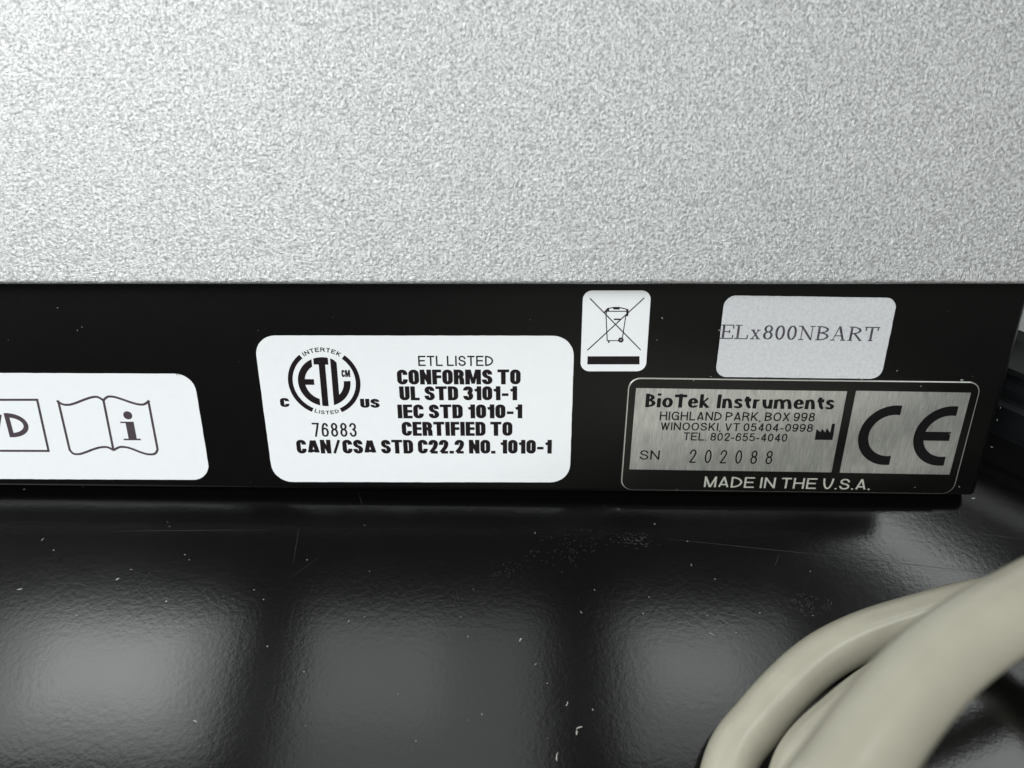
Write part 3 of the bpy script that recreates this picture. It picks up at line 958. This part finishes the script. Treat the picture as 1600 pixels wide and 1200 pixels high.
big = [(31, 921, 1.1, .22, 10), (184, 905, .8, .28, 40), (260, 940, .45, .35, 0), (418, 1010, .3, .3, 0), (67, 843, .8, .12, 60), (84, 860, .35, .2, 0),
       (289, 867, .35, .2, 0), (296, 875, .3, .15, 0), (475, 1050, .3, .2, 0), (545, 971, .6, .14, 60), (305, 1127, .9, .2, -20), (70, 1031, .5, .1, 20),
       (120, 962, .5, .12, -10), (753, 1116, .25, .25, 0), (650, 1158, .25, .2, 0), (622, 1085, .25, .12, 0), (731, 995, .6, .09, 70), (813, 1000, .9, .28, 60),
       (926, 1109, .35, .2, 90), (886, 1100, .9, .2, 65), (855, 1068, .25, .15, 0), (837, 1038, .5, .1, 50), (720, 964, .3, .1, 0),
       (905, 1137, 1.3, .32, 20), (901, 1145, .9, .3, 80), (870, 1182, 1.6, .25, 80), (1005, 959, .25, .2, 0), (1014, 933, .25, .2, 0), (908, 957, .7, .1, -50),
       (1080, 883, .6, .12, 100), (1117, 905, .5, .12, -30), (1074, 846, .25, .2, 0), (1023, 819, .35, .2, 0), (929, 922, .25, .2, 0), (1105, 962, .25, .15, 0),
       (1133, 1129, .7, .25, 0), (1112, 991, 1.3, .12, -35), (1187, 958, .3, .2, 0), (1266, 893, .25, .2, 0), (480, 760 + 115, .4, .1, 0),
       (205, 890, .6, .1, 0), (262, 816, .25, .15, 0), (265, 823, .25, .15, 0), (38, 765, .5, .12, 30), (836, 833, .6, .09, 90), (1150, 989, .4, .1, -20),
       (570, 964, .3, .1, 0), (397, 922, .3, .15, 0), (412, 937, .3, .2, 30), (1270, 962, .4, .1, -30)]
for i in range(12): big.append((random.uniform(0, 1180), random.uniform(800, 1195), random.uniform(.12, .3), random.uniform(.07, .13), random.uniform(0, 180)))
flecks('dust_specks', big, M_DUST, 'pale specks and fibres of dust scattered on the black tabletop')
sm = []
# long arc of grey scuffs and the round smudge
for i in range(170):
    t_ = random.random()
    px = 765 + t_ * 255
    py = 908 - 66 * math.sin(min(1, t_ * 1.25) * math.pi / 2) + random.gauss(0, 5 + 9 * math.sin(t_ * math.pi))
    sm.append((px, py, random.uniform(.08, .42), random.uniform(.02, .07), random.choice([20, 30, 0, -10]) + random.uniform(-30, 30)))
for i in range(60): sm.append((random.gauss(990, 14), random.gauss(845, 5), random.uniform(.15, .6), random.uniform(.03, .09), random.uniform(-20, 20)))
for i in range(30): sm.append((random.gauss(892, 5), random.gauss(862, 12), random.uniform(.15, .4), random.uniform(.02, .06), random.uniform(60, 100)))
for i in range(46):
    a = random.uniform(0, 2 * math.pi); rr_ = random.uniform(.5, 1)
    sm.append((1266 + 36 * rr_ * math.cos(a), 945 + 20 * rr_ * math.sin(a), random.uniform(.3, .9), random.uniform(.02, .05), math.degrees(a) + 90 + random.uniform(-20, 20)))
for i in range(12): sm.append((random.gauss(1266, 9), random.gauss(944, 5), random.uniform(.4, 1.0), random.uniform(.02, .06), random.uniform(30, 70)))
for i in range(80): sm.append((random.uniform(0, 1500), random.uniform(790, 1195), random.uniform(.06, .2), random.uniform(.02, .06), random.uniform(0, 180)))
for i in range(14): sm.append((random.gauss(713, 4), random.gauss(940, 9), random.uniform(.2, .5), random.uniform(.02, .06), random.uniform(60, 100)))
flecks('scuff_marks', sm, M_DUSTDIM, 'faint grey scuffs and smudges on the black tabletop')
def scratch(ax, ay, bx, by, wd):
    a, b = cpt(ax, ay, 0), cpt(bx, by, 0)
    d = (b - a); n = Vector((-d.y, d.x, 0)).normalized()
    out = []
    for k in range(21):
        p = a.lerp(b, k / 20)
        w_ = wd * MM * (.35 + .65 * math.sin(math.pi * k / 20)) * random.uniform(.7, 1.2) / 2
        j = n * random.uniform(-.00002, .00002)
        out += [p + n * w_ + j, p - n * w_ + j]
    return out
vs, fs = [], []
for a_ in ((1040, 842, 1330, 872, .07), (1325, 871, 1602, 902, .05), (1535, 834, 1602, 844, .09), (180, 830, 420, 828, .05), (205, 932, 236, 892, .06),
           (468, 822, 458, 880, .05), (1210, 885, 1218, 866, .05), (1499, 796, 1499, 808, .08), (560, 770, 566, 790, .04), (640, 1010, 720, 1050, .03), (450, 905, 500, 870, .03)):
    b = len(vs); q = scratch(*a_)
    vs += [(p.x, p.y, .00005) for p in q]
    fs += [(b + 2 * k, b + 2 * k + 1, b + 2 * k + 3, b + 2 * k + 2) for k in range(20)]
me = bpy.data.meshes.new('hairline_scratches'); me.from_pydata(vs, [], fs); me.materials.append(M_HAIR)
o = bpy.data.objects.new('hairline_scratches', me); COL.objects.link(o)
o['kind'] = 'stuff'; o['label'] = 'long hairline scratches across the black tabletop'; o['category'] = 'scratches'
pd = [(1501, 592.5, .75, .28, 0), (1034, 496, .5, .2, -50), (1026, 530, .25, .12, 0), (123, 515, .3, .15, 0), (92, 480, .4, .08, 0), (130, 510, .4, .08, 0),
      (1519, 777, .9, .3, 0), (1556, 655, .5, .15, 90), (1548, 697, .6, .12, -10), (1497, 759, .5, .15, -50), (1561, 636, .4, .1, 90),
      (278, 584, .4, .3, 60), (1123, 515, .3, .3, 0), (1195, 588, .5, .2, 30), (1340, 590, .6, .12, 0), (1345, 592, .3, .2, 30), (1110, 587, .4, .1, 0),
      (1437, 602, .4, .1, 50), (1398, 723.5, .95, .22, 0), (1424, 669, .4, .25, 0), (1372, 688, .35, .3, 0), (1440, 638, .5, .15, 10), (1482, 677, .5, .1, -60),
      (1476, 707, .7, .1, 25), (1083, 593, .25, .3, 0), (1057, 763, .2, .2, 0), (1446, 728, .4, .1, 0), (1428, 760, .3, .12, 0), (1400, 578, .4, .15, 50)]
pd += [(random.uniform(0, 1590), random.uniform(470, 760), random.uniform(.08, .2), random.uniform(.04, .09), random.uniform(0, 180)) for i in range(16)]
flecks('dust_specks', pd, M_DUST, 'tiny pale specks on the black panel and its labels', 'panel', 0.00042)
